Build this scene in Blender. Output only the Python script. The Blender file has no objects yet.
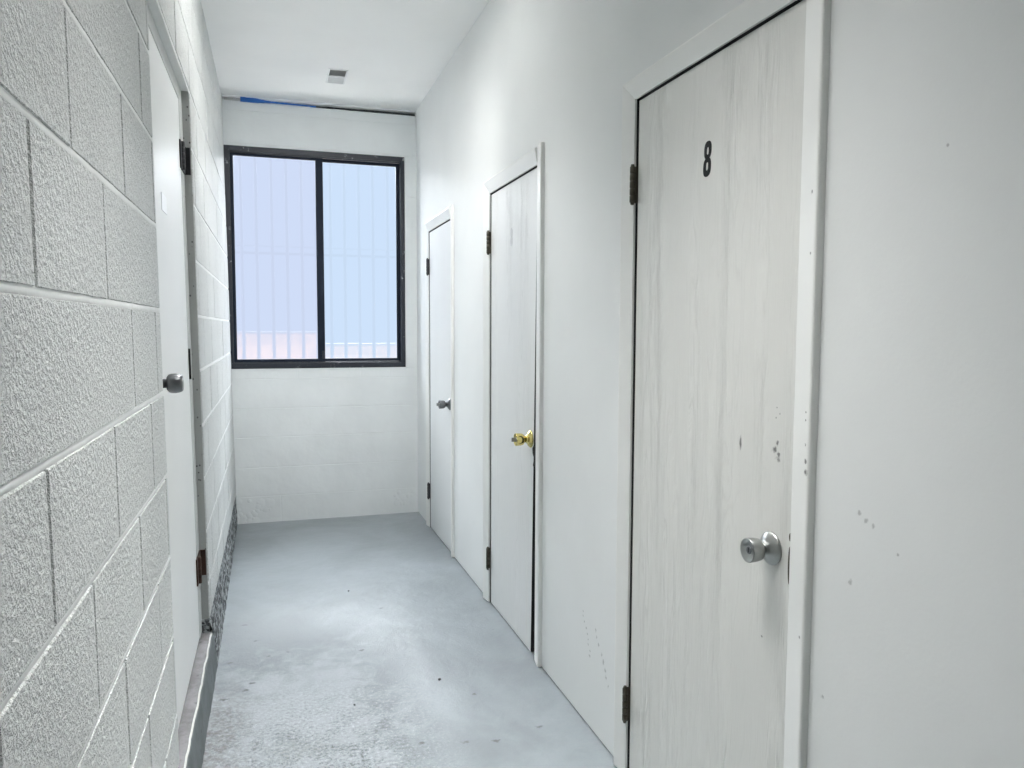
import bpy, bmesh, math, random
from mathutils import Vector, Matrix, noise
random.seed(7)
SC = bpy.context.scene
COL = SC.collection
R_ = math.radians

# ------------------------------------------------------------------ geometry constants (metres)
CAM_H = 1.3024
XR = 0.9676            # right wall face
YE = 5.336             # end wall face
ZC = 2.781             # ceiling
YB = -1.9              # where the corridor opens behind the viewer
PANEL, H1, H2, H3, SKY, SUN, WORLD, PANE = 12.0, (7.0, 96), (11.4, 76), (4.8, 80), 37000, 300, 0.95, 0.875
LEAN = 0.012           # the block wall leans out slightly


def xl(z):             # face of the leaning block wall
    return -0.258 - LEAN * (z - 1.3)


# ------------------------------------------------------------------ materials
def new_mat(name):
    m = bpy.data.materials.new(name)
    m.use_nodes = True
    nt = m.node_tree
    b = nt.nodes['Principled BSDF']
    return m, nt, b


class N:
    """tiny node helper"""
    def __init__(s, nt):
        s.nt = nt
        g = nt.nodes.new('ShaderNodeNewGeometry')
        s.pos = g.outputs['Position']

    def new(s, t, **kw):
        n = s.nt.nodes.new(t)
        for k, v in kw.items():
            setattr(n, k, v)
        return n

    def link(s, a, b):
        s.nt.links.new(a, b)

    def setin(s, sock, v):
        if hasattr(v, 'is_output'):
            s.link(v, sock)
        else:
            sock.default_value = v

    def math(s, op, a, b=0.0, c=None, clamp=False):
        n = s.new('ShaderNodeMath', operation=op, use_clamp=clamp)
        s.setin(n.inputs[0], a)
        s.setin(n.inputs[1], b)
        if c is not None:
            s.setin(n.inputs[2], c)
        return n.outputs[0]

    def scale(s, v, sc):
        n = s.new('ShaderNodeVectorMath', operation='MULTIPLY')
        s.setin(n.inputs[0], v)
        n.inputs[1].default_value = sc
        return n.outputs[0]

    def add(s, a, b):
        n = s.new('ShaderNodeVectorMath', operation='ADD')
        s.setin(n.inputs[0], a)
        s.setin(n.inputs[1], b)
        return n.outputs[0]

    def noise(s, vec, scale, detail=2.0, rough=0.5, dist=0.0, color=False):
        n = s.new('ShaderNodeTexNoise')
        s.link(vec, n.inputs['Vector'])
        n.inputs['Scale'].default_value = scale
        n.inputs['Detail'].default_value = detail
        n.inputs['Roughness'].default_value = rough
        n.inputs['Distortion'].default_value = dist
        return n.outputs['Color'] if color else n.outputs['Fac']

    def voronoi(s, vec, scale, feature='F1', out='Distance'):
        n = s.new('ShaderNodeTexVoronoi', feature=feature)
        s.link(vec, n.inputs['Vector'])
        n.inputs['Scale'].default_value = scale
        return n.outputs[out]

    def ramp(s, f, a, b, smooth=True):
        n = s.new('ShaderNodeMapRange', interpolation_type='SMOOTHSTEP' if smooth else 'LINEAR')
        s.setin(n.inputs['Value'], f)
        n.inputs['From Min'].default_value = a
        n.inputs['From Max'].default_value = b
        return n.outputs['Result']

    def mix(s, f, a, b):
        n = s.new('ShaderNodeMix', data_type='RGBA')
        s.setin(n.inputs[0], f)
        for i, v in ((6, a), (7, b)):
            if hasattr(v, 'is_output'):
                s.link(v, n.inputs[i])
            else:
                n.inputs[i].default_value = (*v, 1)
        return n.outputs[2]

    def bump(s, h, strength, distance, normal=None):
        n = s.new('ShaderNodeBump')
        s.setin(n.inputs['Height'], h)
        n.inputs['Strength'].default_value = strength
        n.inputs['Distance'].default_value = distance
        if normal is not None:
            s.link(normal, n.inputs['Normal'])
        return n.outputs['Normal']

    def sep(s, v):
        n = s.new('ShaderNodeSeparateXYZ')
        s.link(v, n.inputs[0])
        return n.outputs

    def blob(s, centre, r, soft=0.5, wob=0.0, stretch=(1, 1, 1)):
        """1 inside a small ragged spot of radius r round a world point"""
        v = s.new('ShaderNodeVectorMath', operation='SUBTRACT')
        s.link(s.pos, v.inputs[0])
        v.inputs[1].default_value = centre
        vv = s.scale(v.outputs[0], stretch)
        l = s.new('ShaderNodeVectorMath', operation='LENGTH')
        s.link(vv, l.inputs[0])
        d = l.outputs['Value']
        if wob:
            nz = s.noise(s.pos, 0.9 / r, 2.0)
            d = s.math('ADD', d, s.math('MULTIPLY', s.math('SUBTRACT', nz, 0.5), wob * r))
        return s.math('SUBTRACT', 1.0, s.ramp(d, r * soft, r))

    def maxof(s, lst):
        o = lst[0]
        for x in lst[1:]:
            o = s.math('MAXIMUM', o, x)
        return o


def plain(name, col, rough=0.5, metal=0.0, spec=0.5):
    m, nt, b = new_mat(name)
    b.inputs['Base Color'].default_value = (*col, 1)
    b.inputs['Roughness'].default_value = rough
    b.inputs['Metallic'].default_value = metal
    b.inputs['Specular IOR Level'].default_value = spec
    return m


WALL = (0.80, 0.815, 0.81)


def mat_drywall(name, base=WALL, marks=(), rough=0.62):
    m, nt, b = new_mat(name)
    n = N(nt)
    f = n.noise(n.pos, 2.2, 3.0)
    c = n.mix(n.ramp(f, 0.35, 0.7), base, tuple(x * 0.965 for x in base))
    if marks:
        k = n.maxof([n.blob(*a) for a in marks])
        c = n.mix(n.math('MULTIPLY', k, 0.45), c, (0.12, 0.12, 0.12))
    n.link(c, b.inputs['Base Color'])
    b.inputs['Roughness'].default_value = rough
    b.inputs['Specular IOR Level'].default_value = 0.25
    h = n.noise(n.pos, 140.0, 3.0)
    h2 = n.noise(n.pos, 9.0, 2.0)
    n1 = n.bump(h2, 0.10, 0.01)
    n.link(n.bump(h, 0.10, 0.002, n1), b.inputs['Normal'])
    return m


def mat_block(name, base=(0.69, 0.705, 0.695), rough_tex=1.0):
    m, nt, b = new_mat(name)
    n = N(nt)
    f = n.noise(n.pos, 3.0, 3.0)
    c = n.mix(n.ramp(f, 0.3, 0.75), base, tuple(x * 0.93 for x in base))
    if rough_tex > 0.5:
        a = n.noise(n.pos, 105.0, 3.0, 0.68, 0.25)
        g = n.noise(n.pos, 48.0, 2.0, 0.5)
        h = n.math('ADD', n.ramp(a, 0.30, 0.72, False), n.math('MULTIPLY', g, 0.5))
        low = n.math('SUBTRACT', 1.0, n.ramp(a, 0.33, 0.52))
        c = n.mix(n.math('MULTIPLY', low, 0.30), c, (0.44, 0.455, 0.445))  # shade of the pits put into the colour
        c = n.mix(n.math('MULTIPLY', n.ramp(a, 0.56, 0.68), 0.5), c, (0.82, 0.83, 0.82))  # grain tops lightened in the colour as if lit
        nr = n.bump(h, 0.85, 0.0052)
    else:
        a = n.noise(n.pos, 110.0, 4.0, 0.6)
        d = n.noise(n.pos, 16.0, 2.0)
        nr = n.bump(a, 0.25, 0.002, n.bump(d, 0.3, 0.01))
    n.link(c, b.inputs['Base Color'])
    n.link(nr, b.inputs['Normal'])
    b.inputs['Roughness'].default_value = 0.6
    b.inputs['Specular IOR Level'].default_value = 0.3
    return m


def mat_reveal():
    """block ends beside the door, painted over pin holes, greyed to carry their shade"""
    m, nt, b = new_mat('block_end_shade')
    n = N(nt)
    v = n.voronoi(n.scale(n.pos, (1, 1, 0.8)), 55.0)
    gate = n.ramp(n.noise(n.pos, 14.0, 1.0), 0.45, 0.55)
    k = n.math('MULTIPLY', n.math('SUBTRACT', 1.0, n.ramp(v, 0.10, 0.22)), gate)
    c = n.mix(k, (0.40, 0.41, 0.40), (0.06, 0.06, 0.06))
    n.link(c, b.inputs['Base Color'])
    b.inputs['Roughness'].default_value = 0.75
    n.link(n.bump(n.noise(n.pos, 90.0, 3.0), 0.4, 0.003), b.inputs['Normal'])
    return m


def mat_door(name, grain=1.0, marks=(), base=(0.715, 0.715, 0.685)):
    m, nt, b = new_mat(name)
    n = N(nt)
    # embossed wood grain: long vertical ripples with cathedral swings
    warp = n.noise(n.scale(n.pos, (1.0, 7.0, 0.9)), 1.6, 2.0)
    p = n.sep(n.pos)
    w = n.math('ADD', n.math('MULTIPLY', p[1], 1.0), n.math('MULTIPLY', warp, 0.16))
    wn = n.new('ShaderNodeCombineXYZ')
    n.link(w, wn.inputs[1])
    n.link(n.math('MULTIPLY', p[2], 0.03), wn.inputs[2])
    lines = n.noise(wn.outputs[0], 230.0, 2.0, 0.6)
    fibre = n.noise(n.scale(n.pos, (1, 260.0, 7.0)), 1.0, 3.0, 0.6)
    zone = n.ramp(n.noise(n.scale(n.pos, (1, 9.0, 0.5)), 1.0, 1.0), 0.40, 0.62)
    h = n.math('ADD', n.math('MULTIPLY', n.ramp(lines, 0.30, 0.70, False), n.math('ADD', 0.18, zone)), n.math('MULTIPLY', fibre, 0.45))
    f = n.noise(n.pos, 2.5, 3.0)
    c = n.mix(n.ramp(f, 0.3, 0.75), base, tuple(x * 0.97 for x in base))
    gv = n.math('MULTIPLY', n.ramp(lines, 0.35, 0.65, False), n.math('ADD', 0.35, zone))
    c = n.mix(n.math('MULTIPLY', gv, 0.11 * grain), c, (1.0, 1.0, 0.98))
    gd = n.math('MULTIPLY', n.math('SUBTRACT', 1.0, n.ramp(lines, 0.28, 0.46, False)), n.math('ADD', 0.35, zone))
    c = n.mix(n.math('MULTIPLY', gd, 0.10 * grain), c, (0.30, 0.30, 0.28))
    if marks:
        k = n.maxof([n.blob(*a) for a in marks])
        c = n.mix(n.math('MULTIPLY', k, 0.85), c, (0.09, 0.09, 0.085))
    n.link(c, b.inputs['Base Color'])
    b.inputs['Roughness'].default_value = 0.45
    b.inputs['Specular IOR Level'].default_value = 0.35
    n.link(n.bump(h, 0.8 * grain, 0.0018), b.inputs['Normal'])
    return m


def mat_trim(name, marks=(), base=(0.83, 0.835, 0.815)):
    m, nt, b = new_mat(name)
    n = N(nt)
    fibre = n.noise(n.scale(n.pos, (60, 60.0, 4.0)), 1.0, 2.0)
    f = n.noise(n.pos, 3.5, 3.0)
    c = n.mix(n.ramp(f, 0.35, 0.75), base, tuple(x * 0.95 for x in base))
    if marks:
        k = n.maxof([n.blob(*a) for a in marks])
        c = n.mix(n.math('MULTIPLY', k, 0.9), c, (0.08, 0.08, 0.075))
    n.link(c, b.inputs['Base Color'])
    b.inputs['Roughness'].default_value = 0.35
    n.link(n.bump(fibre, 0.12, 0.002), b.inputs['Normal'])
    return m


def mat_floor():
    m, nt, b = new_mat('painted_concrete_floor')
    n = N(nt)
    p = n.sep(n.pos)
    big = n.noise(n.pos, 1.7, 4.0, 0.6, 0.6)
    mid = n.noise(n.pos, 11.0, 5.0, 0.65, 0.4)
    fine = n.noise(n.pos, 85.0, 5.0, 0.8)
    # scuffed pale zone on the near half, away from the right wall
    zx = n.math('SUBTRACT', 1.0, n.ramp(p[0], 0.22, 0.62))
    zy = n.math('SUBTRACT', 1.0, n.ramp(p[1], 2.55, 3.9))
    zone = n.math('MULTIPLY', zx, zy)
    wornf = n.math('ADD', n.math('MULTIPLY', zone, 0.55), n.math('MULTIPLY', n.math('SUBTRACT', mid, 0.5), 0.9))
    wornf = n.math('ADD', wornf, n.math('MULTIPLY', n.math('SUBTRACT', big, 0.5), 0.7))
    worn = n.ramp(wornf, 0.18, 0.62)
    c = n.mix(n.ramp(big, 0.3, 0.7), (0.235, 0.263, 0.278), (0.325, 0.362, 0.385))
    c = n.mix(n.math('MULTIPLY', worn, 0.75), c, (0.455, 0.49, 0.52))
    # speckle in the scuffed zone
    sp = n.math('MULTIPLY', n.math('SUBTRACT', 1.0, n.ramp(fine, 0.38, 0.52)), n.math('ADD', 0.04, n.math('MULTIPLY', n.math('MULTIPLY', zone, n.ramp(p[1], 3.0, 2.3)), n.ramp(mid, 0.70, 0.40))))
    c = n.mix(sp, c, (0.15, 0.165, 0.17))
    hi = n.math('MULTIPLY', n.ramp(fine, 0.54, 0.66), n.math('MULTIPLY', zone, n.ramp(p[1], 3.2, 2.4)))
    c = n.mix(n.math('MULTIPLY', hi, 0.8), c, (0.66, 0.70, 0.73))
    # dirt by the kerb in front
    dx = n.math('SUBTRACT', 1.0, n.ramp(n.math('ADD', p[0], n.math('MULTIPLY', n.math('SUBTRACT', mid, 0.5), 0.22)), -0.19, -0.04))
    dy = n.math('SUBTRACT', 1.0, n.ramp(p[1], 2.55, 3.1))
    dirt = n.math('MULTIPLY', n.math('MULTIPLY', dx, dy), n.ramp(n.noise(n.pos, 38.0, 4.0, 0.7), 0.36, 0.62))
    c = n.mix(n.math('MULTIPLY', dirt, 0.75), c, (0.20, 0.19, 0.18))
    d2 = n.math('MULTIPLY', n.blob((0.06, 2.39, 0), 0.16, 0.1, 1.0, (1, 1.6, 1)), n.ramp(n.noise(n.pos, 60.0, 4.0, 0.7), 0.42, 0.62))
    c = n.mix(n.math('MULTIPLY', d2, 0.6), c, (0.27, 0.285, 0.27))
    # a few ragged flakes and scratches
    flake = n.math('MULTIPLY', n.math('SUBTRACT', 1.0, n.ramp(n.voronoi(n.scale(n.pos, (1.0, 2.0, 1.0)), 7.0), 0.03, 0.06)), n.ramp(n.noise(n.pos, 5.0, 1.0), 0.48, 0.58))
    c = n.mix(n.math('MULTIPLY', flake, 0.6), c, (0.16, 0.17, 0.17))
    fl = [(-0.135, 3.49), (-0.086, 3.295), (-0.037, 3.126), (0.039, 3.143), (0.326, 3.076), (-0.112, 2.848), (-0.092, 2.899), (0.666, 2.58), (0.654, 2.256), (0.428, 2.312), (0.815, 2.296), (0.559, 2.279), (0.463, 3.525), (-0.178, 3.102), (-0.186, 2.792)]
    k = n.maxof([n.blob((x, y, 0), 0.013, .1, 2.6, (0.8, 1.2, 1)) for x, y in fl])
    c = n.mix(n.math('MULTIPLY', k, 0.8), c, (0.10, 0.105, 0.10))
    scr = n.noise(n.scale(n.pos, (14.0, 46.0, 1.0)), 1.0, 3.0, 0.6, 1.2)
    scratch = n.math('MULTIPLY', n.math('SUBTRACT', 1.0, n.ramp(n.math('ABSOLUTE', n.math('SUBTRACT', scr, 0.5)), 0.004, 0.018)), n.ramp(n.noise(n.pos, 4.5, 2.0), 0.52, 0.66))
    c = n.mix(n.math('MULTIPLY', scratch, 0.35), c, (0.25, 0.27, 0.28))
    n.link(c, b.inputs['Base Color'])
    rg = n.math('ADD', 0.30, n.math('MULTIPLY', n.math('MAXIMUM', worn, zone), 0.35))
    n.link(rg, b.inputs['Roughness'])
    b.inputs['Specular IOR Level'].default_value = 0.45
    h = n.math('ADD', n.math('MULTIPLY', fine, n.math('ADD', 0.12, n.math('MULTIPLY', zone, 0.9))), n.math('MULTIPLY', mid, 0.5))
    n1 = n.bump(n.noise(n.pos, 6.0, 3.0), 0.35, 0.012)
    n.link(n.bump(h, 0.75, 0.006, n1), b.inputs['Normal'])
    return m


def mat_rubble():
    m, nt, b = new_mat('exposed_aggregate')
    n = N(nt)
    wv = n.add(n.pos, n.scale(n.noise(n.pos, 40.0, 2.0, color=True), (0.02, 0.02, 0.02)))
    v = n.new('ShaderNodeTexVoronoi')
    n.link(wv, v.inputs['Vector'])
    v.inputs['Scale'].default_value = 48.0
    s = n.sep(v.outputs['Color'])
    c = n.mix(n.ramp(s[0], 0.25, 0.75), (0.065, 0.07, 0.075), (0.42, 0.445, 0.455))
    c = n.mix(n.math('SUBTRACT', 1.0, n.ramp(n.noise(n.pos, 55.0, 3.0), 0.36, 0.46)), c, (0.05, 0.05, 0.055))
    n.link(c, b.inputs['Base Color'])
    b.inputs['Roughness'].default_value = 0.8
    n.link(n.bump(n.noise(wv, 70.0, 4.0, 0.65), 0.9, 0.012), b.inputs['Normal'])
    return m


def mat_concrete(name, base, dark, scale=9.0):
    m, nt, b = new_mat(name)
    n = N(nt)
    f = n.noise(n.pos, scale, 5.0, 0.65, 0.5)
    c = n.mix(n.ramp(f, 0.35, 0.7), base, dark)
    s = n.math('SUBTRACT', 1.0, n.ramp(n.noise(n.pos, 34.0, 4.0, 0.7), 0.30, 0.38))
    c = n.mix(n.math('MULTIPLY', s, 0.6), c, tuple(x * 0.35 for x in dark))
    n.link(c, b.inputs['Base Color'])
    b.inputs['Roughness'].default_value = 0.7
    n.link(n.bump(n.noise(n.pos, 60.0, 4.0), 0.4, 0.004), b.inputs['Normal'])
    return m


def mat_frame():
    """dark painted aluminium with white paint rubbed along its edges"""
    m, nt, b = new_mat('dark_window_paint')
    n = N(nt)
    f = n.noise(n.scale(n.pos, (1.0, 1.0, 1.0)), 26.0, 4.0, 0.7)
    g = n.noise(n.pos, 3.0, 2.0)
    k = n.math('MULTIPLY', n.ramp(f, 0.60, 0.70), n.ramp(g, 0.42, 0.62))
    c = n.mix(k, (0.018, 0.022, 0.032), (0.34, 0.36, 0.37))
    n.link(c, b.inputs['Base Color'])
    b.inputs['Roughness'].default_value = 0.42
    return m


def mat_pane(name, glow, strength, clear):
    """frosted daylight pane: its own glow stands in for scattered daylight, part of the view shows through"""
    m, nt, b = new_mat(name)
    n = N(nt)
    nt.nodes.remove(b)
    out = nt.nodes['Material Output']
    em = n.new('ShaderNodeEmission')
    em.inputs[0].default_value = (*glow, 1)
    em.inputs[1].default_value = strength
    tr = n.new('ShaderNodeBsdfTransparent')
    tr.inputs[0].default_value = (0.97, 0.985, 1.0, 1)
    mx = n.new('ShaderNodeMixShader')
    mx.inputs[0].default_value = clear
    n.link(em.outputs[0], mx.inputs[1])
    n.link(tr.outputs[0], mx.inputs[2])
    n.link(mx.outputs[0], out.inputs['Surface'])
    return m


def emit(name, col, s):
    m, nt, b = new_mat(name)
    b.inputs['Base Color'].default_value = (*col, 1)
    b.inputs['Emission Color'].default_value = (*col, 1)
    b.inputs['Emission Strength'].default_value = s
    return m


def metal(name, col, rough, brush=0.0):
    m, nt, b = new_mat(name)
    n = N(nt)
    f = n.noise(n.pos, 130.0, 3.0)
    n.link(n.mix(f, col, tuple(x * 0.8 for x in col)), b.inputs['Base Color'])
    b.inputs['Metallic'].default_value = 1.0
    b.inputs['Roughness'].default_value = rough
    return m


# marks seen on the right wall, the numbered door and its casing
wall_marks = [((XR, 1.078, 0.985), 0.006, .2, 1.5), ((XR, 1.062, 0.976), 0.007, .3, 1.5), ((XR, 1.045, 0.970), 0.006, .2, 1.5),
              ((XR, 1.094, 0.855), 0.007, .2, 2.0), ((XR, 0.989, 0.936), 0.004, .3, 1.0), ((XR, 0.926, 1.577), 0.004, .3, 1.0),
              ((XR, 1.155, 0.62), 0.006, .1, 2.0)]
for i in range(9):
    wall_marks.append(((XR, 2.31 - 0.008 * i + random.uniform(-.01, .01), 0.37 - 0.016 * i), random.uniform(.004, .007), .2, 2.0, (1, 0.8, 1)))
for i in range(8):
    wall_marks.append(((XR, 2.20 - 0.014 * i + random.uniform(-.008, .008), 0.345 - 0.020 * i), random.uniform(.005, .009), .2, 2.0, (1, 1, 0.7)))
door_marks = [((XR, 1.312, 1.073), 0.006, .2, 2.0), ((XR, 1.322, 1.058), 0.010, .2, 2.2), ((XR, 1.306, 1.050), 0.007, .2, 2.5),
              ((XR, 1.309, 1.040), 0.008, .1, 2.2), ((XR, 1.316, 1.145), 0.003, .3, 1.0), ((XR, 1.306, 1.133), 0.003, .3, 1.0), ((XR, 1.318, 1.124), 0.003, .3, 1.0),
              ((XR, 1.439, 1.055), 0.0055, .4, 0.6, (1, 1, 0.26)), ((XR, 1.345, 0.66), 0.004, .3, 1.5)]
XF = XR - 0.015
trim_marks = [((XF, 1.204, 1.055), 0.006, .2, 2.0), ((XF, 1.203, 1.033), 0.007, .3, 2.0), ((XF, 1.230, 1.038), 0.005, .2, 2.0), ((XF, 1.226, 1.060), 0.003, .2, 2.0),
              ((XF, 1.206, 1.085), 0.004, .2, 2.0), ((XF, 1.208, 1.132), 0.003, .3, 1.0), ((XF, 1.208, 1.147), 0.003, .3, 1.0), ((XF, 1.209, 1.442), 0.004, .2, 1.0),
              ((XF, 1.211, 1.555), 0.005, .2, 2.0), ((XF, 1.206, 0.715), 0.004, .2, 1.5)]

M = dict(
    drywall=mat_drywall('right_wall_paint', marks=wall_marks),
    back=mat_drywall('back_wall_dimmed', base=(0.36, 0.36, 0.35)),  # unseen wall, coloured grey so that less light bounces off it
    ceiling=mat_drywall('ceiling_paint', base=(0.89, 0.895, 0.885)),
    block=mat_block('rough_block_paint'),
    joint=mat_block('joint_paint', base=(0.86, 0.87, 0.86), rough_tex=0),
    reveal=mat_reveal(),
    end=mat_block('end_block_paint', base=(0.78, 0.805, 0.81), rough_tex=0),
    door8=mat_door('grained_door_paint', 1.0, door_marks),
    door=mat_door('grained_door_paint_clean', 0.9, base=(0.78, 0.79, 0.785)),
    door_flat=mat_door('smooth_door_paint', 0.15, base=(0.74, 0.755, 0.755)),
    door_left=mat_door('left_door_paint', 0.1, base=(0.86, 0.865, 0.855)),
    trim8=mat_trim('casing_paint_chipped', trim_marks),
    trim=mat_trim('casing_paint'),
    steel_frame=plain('steel_frame_paint', (0.62, 0.63, 0.62), 0.4),
    floor=mat_floor(),
    lining=plain('gap_shade_black', (0.02, 0.02, 0.02), 0.7),  # black puts the shade inside the door gaps into the colour
    rubble=mat_rubble(),
    kerb=mat_concrete('grey_kerb_paint', (0.17, 0.19, 0.20), (0.12, 0.135, 0.14)),
    sill=mat_concrete('sill_concrete', (0.29, 0.28, 0.295), (0.19, 0.185, 0.19), 14.0),
    chip=plain('chipped_edge_white', (0.78, 0.78, 0.76), 0.8),
    dark=plain('dark_void', (0.012, 0.012, 0.012), 0.9),
    frame=mat_frame(),
    sash=plain('navy_sash_paint', (0.008, 0.014, 0.028), 0.55, spec=0.2),
    pane=mat_pane('frosted_pane_lavender', (0.69, 0.785, 1.0), PANE, 0.26),
    pane_blue=mat_pane('frosted_pane_blue', (0.65, 0.80, 1.0), PANE * 1.04, 0.26),
    bar=plain('pale_bar_paint', (0.015, 0.015, 0.03), 0.95, spec=0.1),
    bronze=metal('dark_bronze', (0.11, 0.10, 0.08), 0.42),
    hinge_grey=metal('grey_hinge', (0.10, 0.10, 0.105), 0.45),
    hinge_rust=metal('rusty_hinge', (0.12, 0.075, 0.06), 0.55),
    nickel=metal('satin_nickel', (0.44, 0.45, 0.44), 0.32),
    nickel_dark=metal('dark_nickel', (0.22, 0.225, 0.235), 0.33),
    brass=metal('polished_brass', (0.78, 0.66, 0.26), 0.22),
    black=plain('black_print', (0.014, 0.015, 0.015), 0.65, spec=0.25),
    ghost=plain('overpainted_digit', (0.68, 0.69, 0.70), 0.5),
    label=plain('white_label', (0.93, 0.94, 0.95), 0.4),
    blue=plain('blue_plastic', (0.02, 0.14, 0.50), 0.4),
    white_strip=plain('torn_white_strip', (0.86, 0.87, 0.88), 0.6),
    cable=plain('black_cable_jacket', (0.015, 0.017, 0.018), 0.5),
    vent=plain('vent_white', (0.78, 0.79, 0.79), 0.45),
    vent_fin=plain('vent_fin_grey', (0.50, 0.505, 0.50), 0.5),
    pebble=plain('black_grit', (0.01, 0.01, 0.01), 0.7),
    stucco=plain('warm_stucco', (0.105, 0.05, 0.013), 0.9),
    glare_cap=plain('dark_glare_cap', (0.02, 0.018, 0.02), 0.9),  # dark cap added so the garden wall's top does not catch light
    ground=plain('pale_paving', (0.70, 0.66, 0.60), 0.9),
    fill_lamp_body=plain('fill_lamp_body', (0.8, 0.8, 0.8), 0.5),
)


# ------------------------------------------------------------------ mesh helpers
def lean(v):
    return Vector((v.x - LEAN * (v.z - 1.3), v.y, v.z))


class MB:
    def __init__(s):
        s.bm = bmesh.new()

    def quadbox(s, x0, x1, y0, y1, z0, z1, mi=0, bevel=0.0, seg=2):
        bm = s.bm
        vs = [bm.verts.new(p) for p in ((x0, y0, z0), (x1, y0, z0), (x1, y1, z0), (x0, y1, z0), (x0, y0, z1), (x1, y0, z1), (x1, y1, z1), (x0, y1, z1))]
        fs = []
        for q in ((0, 3, 2, 1), (4, 5, 6, 7), (0, 1, 5, 4), (1, 2, 6, 5), (2, 3, 7, 6), (3, 0, 4, 7)):
            f = bm.faces.new([vs[i] for i in q])
            f.material_index = mi
            fs.append(f)
        if bevel > 0:
            es = list({e for f in fs for e in f.edges})
            r = bmesh.ops.bevel(bm, geom=es, offset=bevel, segments=seg, profile=0.5, affect='EDGES')
            for f in r['faces']:
                f.material_index = mi
        return s

    def hexa(s, pts, mi=0):
        bm = s.bm
        vs = [bm.verts.new(p) for p in pts]
        for q in ((0, 3, 2, 1), (4, 5, 6, 7), (0, 1, 5, 4), (1, 2, 6, 5), (2, 3, 7, 6), (3, 0, 4, 7)):
            f = bm.faces.new([vs[i] for i in q])
            f.material_index = mi
        return s

    def lathe(s, prof, origin, axis, n=40, mi=0):
        """prof: (distance along axis, radius)"""
        bm = s.bm
        a = Vector(axis).normalized()
        u = a.orthogonal().normalized()
        v = a.cross(u)
        o = Vector(origin)
        rings = []
        for t, r in prof:
            if r < 1e-6:
                rings.append([bm.verts.new(o + a * t)])
            else:
                rings.append([bm.verts.new(o + a * t + (u * math.cos(2 * math.pi * k / n) + v * math.sin(2 * math.pi * k / n)) * r) for k in range(n)])
        for A, B in zip(rings, rings[1:]):
            for k in range(n):
                k2 = (k + 1) % n
                if len(A) == 1 and len(B) == 1:
                    continue
                if len(A) == 1:
                    f = bm.faces.new([A[0], B[k], B[k2]])
                elif len(B) == 1:
                    f = bm.faces.new([A[k], B[0], A[k2]])
                else:
                    f = bm.faces.new([A[k], B[k], B[k2], A[k2]])
                f.material_index = mi
                f.smooth = True
        return s

    def tube(s, pts, r, n=8, mi=0):
        bm = s.bm
        pts = [Vector(p) for p in pts]
        rr = r if isinstance(r, (list, tuple)) else [r] * len(pts)
        rings = []
        for i, p in enumerate(pts):
            d = (pts[min(i + 1, len(pts) - 1)] - pts[max(i - 1, 0)]).normalized()
            u = d.cross(Vector((0, 0, 1)))
            if u.length < 1e-3:
                u = d.cross(Vector((0, 1, 0)))
            u.normalize()
            v = d.cross(u)
            rings.append([bm.verts.new(p + (u * math.cos(2 * math.pi * k / n) + v * math.sin(2 * math.pi * k / n)) * rr[i]) for k in range(n)])
        for A, B in zip(rings, rings[1:]):
            for k in range(n):
                f = bm.faces.new([A[k], A[(k + 1) % n], B[(k + 1) % n], B[k]])
                f.smooth = True
                f.material_index = mi
        for rg in (rings[0][::-1], rings[-1]):
            bm.faces.new(rg).material_index = mi
        return s

    def prism(s, poly, x0, x1, holes=(), mi=0):
        """polygon given in (y, z), extruded along x"""
        bm = s.bm
        a = [bm.verts.new((x0, y, z)) for y, z in poly]
        b = [bm.verts.new((x1, y, z)) for y, z in poly]
        bm.faces.new(a[::-1])
        bm.faces.new(b)
        for i in range(len(poly)):
            j = (i + 1) % len(poly)
            bm.faces.new([a[i], a[j], b[j], b[i]])
        return s

    def ring(s, outer, inner, x0, x1, mi=0):
        """band between two closed (y, z) outlines with the same point count, extruded along x"""
        bm = s.bm
        L = []
        for x in (x0, x1):
            L.append(([bm.verts.new((x, y, z)) for y, z in outer], [bm.verts.new((x, y, z)) for y, z in inner]))
        n = len(outer)
        for i in range(n):
            j = (i + 1) % n
            for k in (0, 1):
                bm.faces.new([L[k][0][i], L[k][0][j], L[k][1][j], L[k][1][i]])
            bm.faces.new([L[0][0][i], L[0][0][j], L[1][0][j], L[1][0][i]])
            bm.faces.new([L[0][1][i], L[0][1][j], L[1][1][j], L[1][1][i]])
        return s

    def build(s, name, mats, parent=None, xf=None, loc=None):
        bm = s.bm
        if xf:
            for v in bm.verts:
                v.co = xf(v.co)
        bmesh.ops.recalc_face_normals(bm, faces=bm.faces)
        off = Vector(loc) if loc is not None else Vector((0, 0, 0))
        if parent is not None:
            w = Vector(parent.location)
            if parent.parent is not None:
                w = w + Vector(parent.parent.location)
            off = w
        for v in bm.verts:
            v.co -= off
        me = bpy.data.meshes.new(name)
        bm.to_mesh(me)
        bm.free()
        if not isinstance(mats, (list, tuple)):
            mats = [mats]
        for m in mats:
            me.materials.append(m)
        o = bpy.data.objects.new(name, me)
        COL.objects.link(o)
        if parent is not None:
            o.parent = parent
        else:
            o.location = off
        return o


def tag(o, label=None, cat=None, group=None, kind=None):
    if label:
        o['label'] = label
    if cat:
        o['category'] = cat
    if group:
        o['group'] = group
    if kind:
        o['kind'] = kind
    return o


def empty(name, loc):
    o = bpy.data.objects.new(name, None)
    o.empty_display_size = 0.1
    COL.objects.link(o)
    o.location = loc
    return o


# ------------------------------------------------------------------ floor, ceiling
b = MB().quadbox(-0.75, 1.25, YB, YE + 0.25, -0.12, 0.0)
tag(b.build('floor', M['floor']), 'grey painted concrete corridor floor worn pale in front', 'floor', kind='structure')

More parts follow.
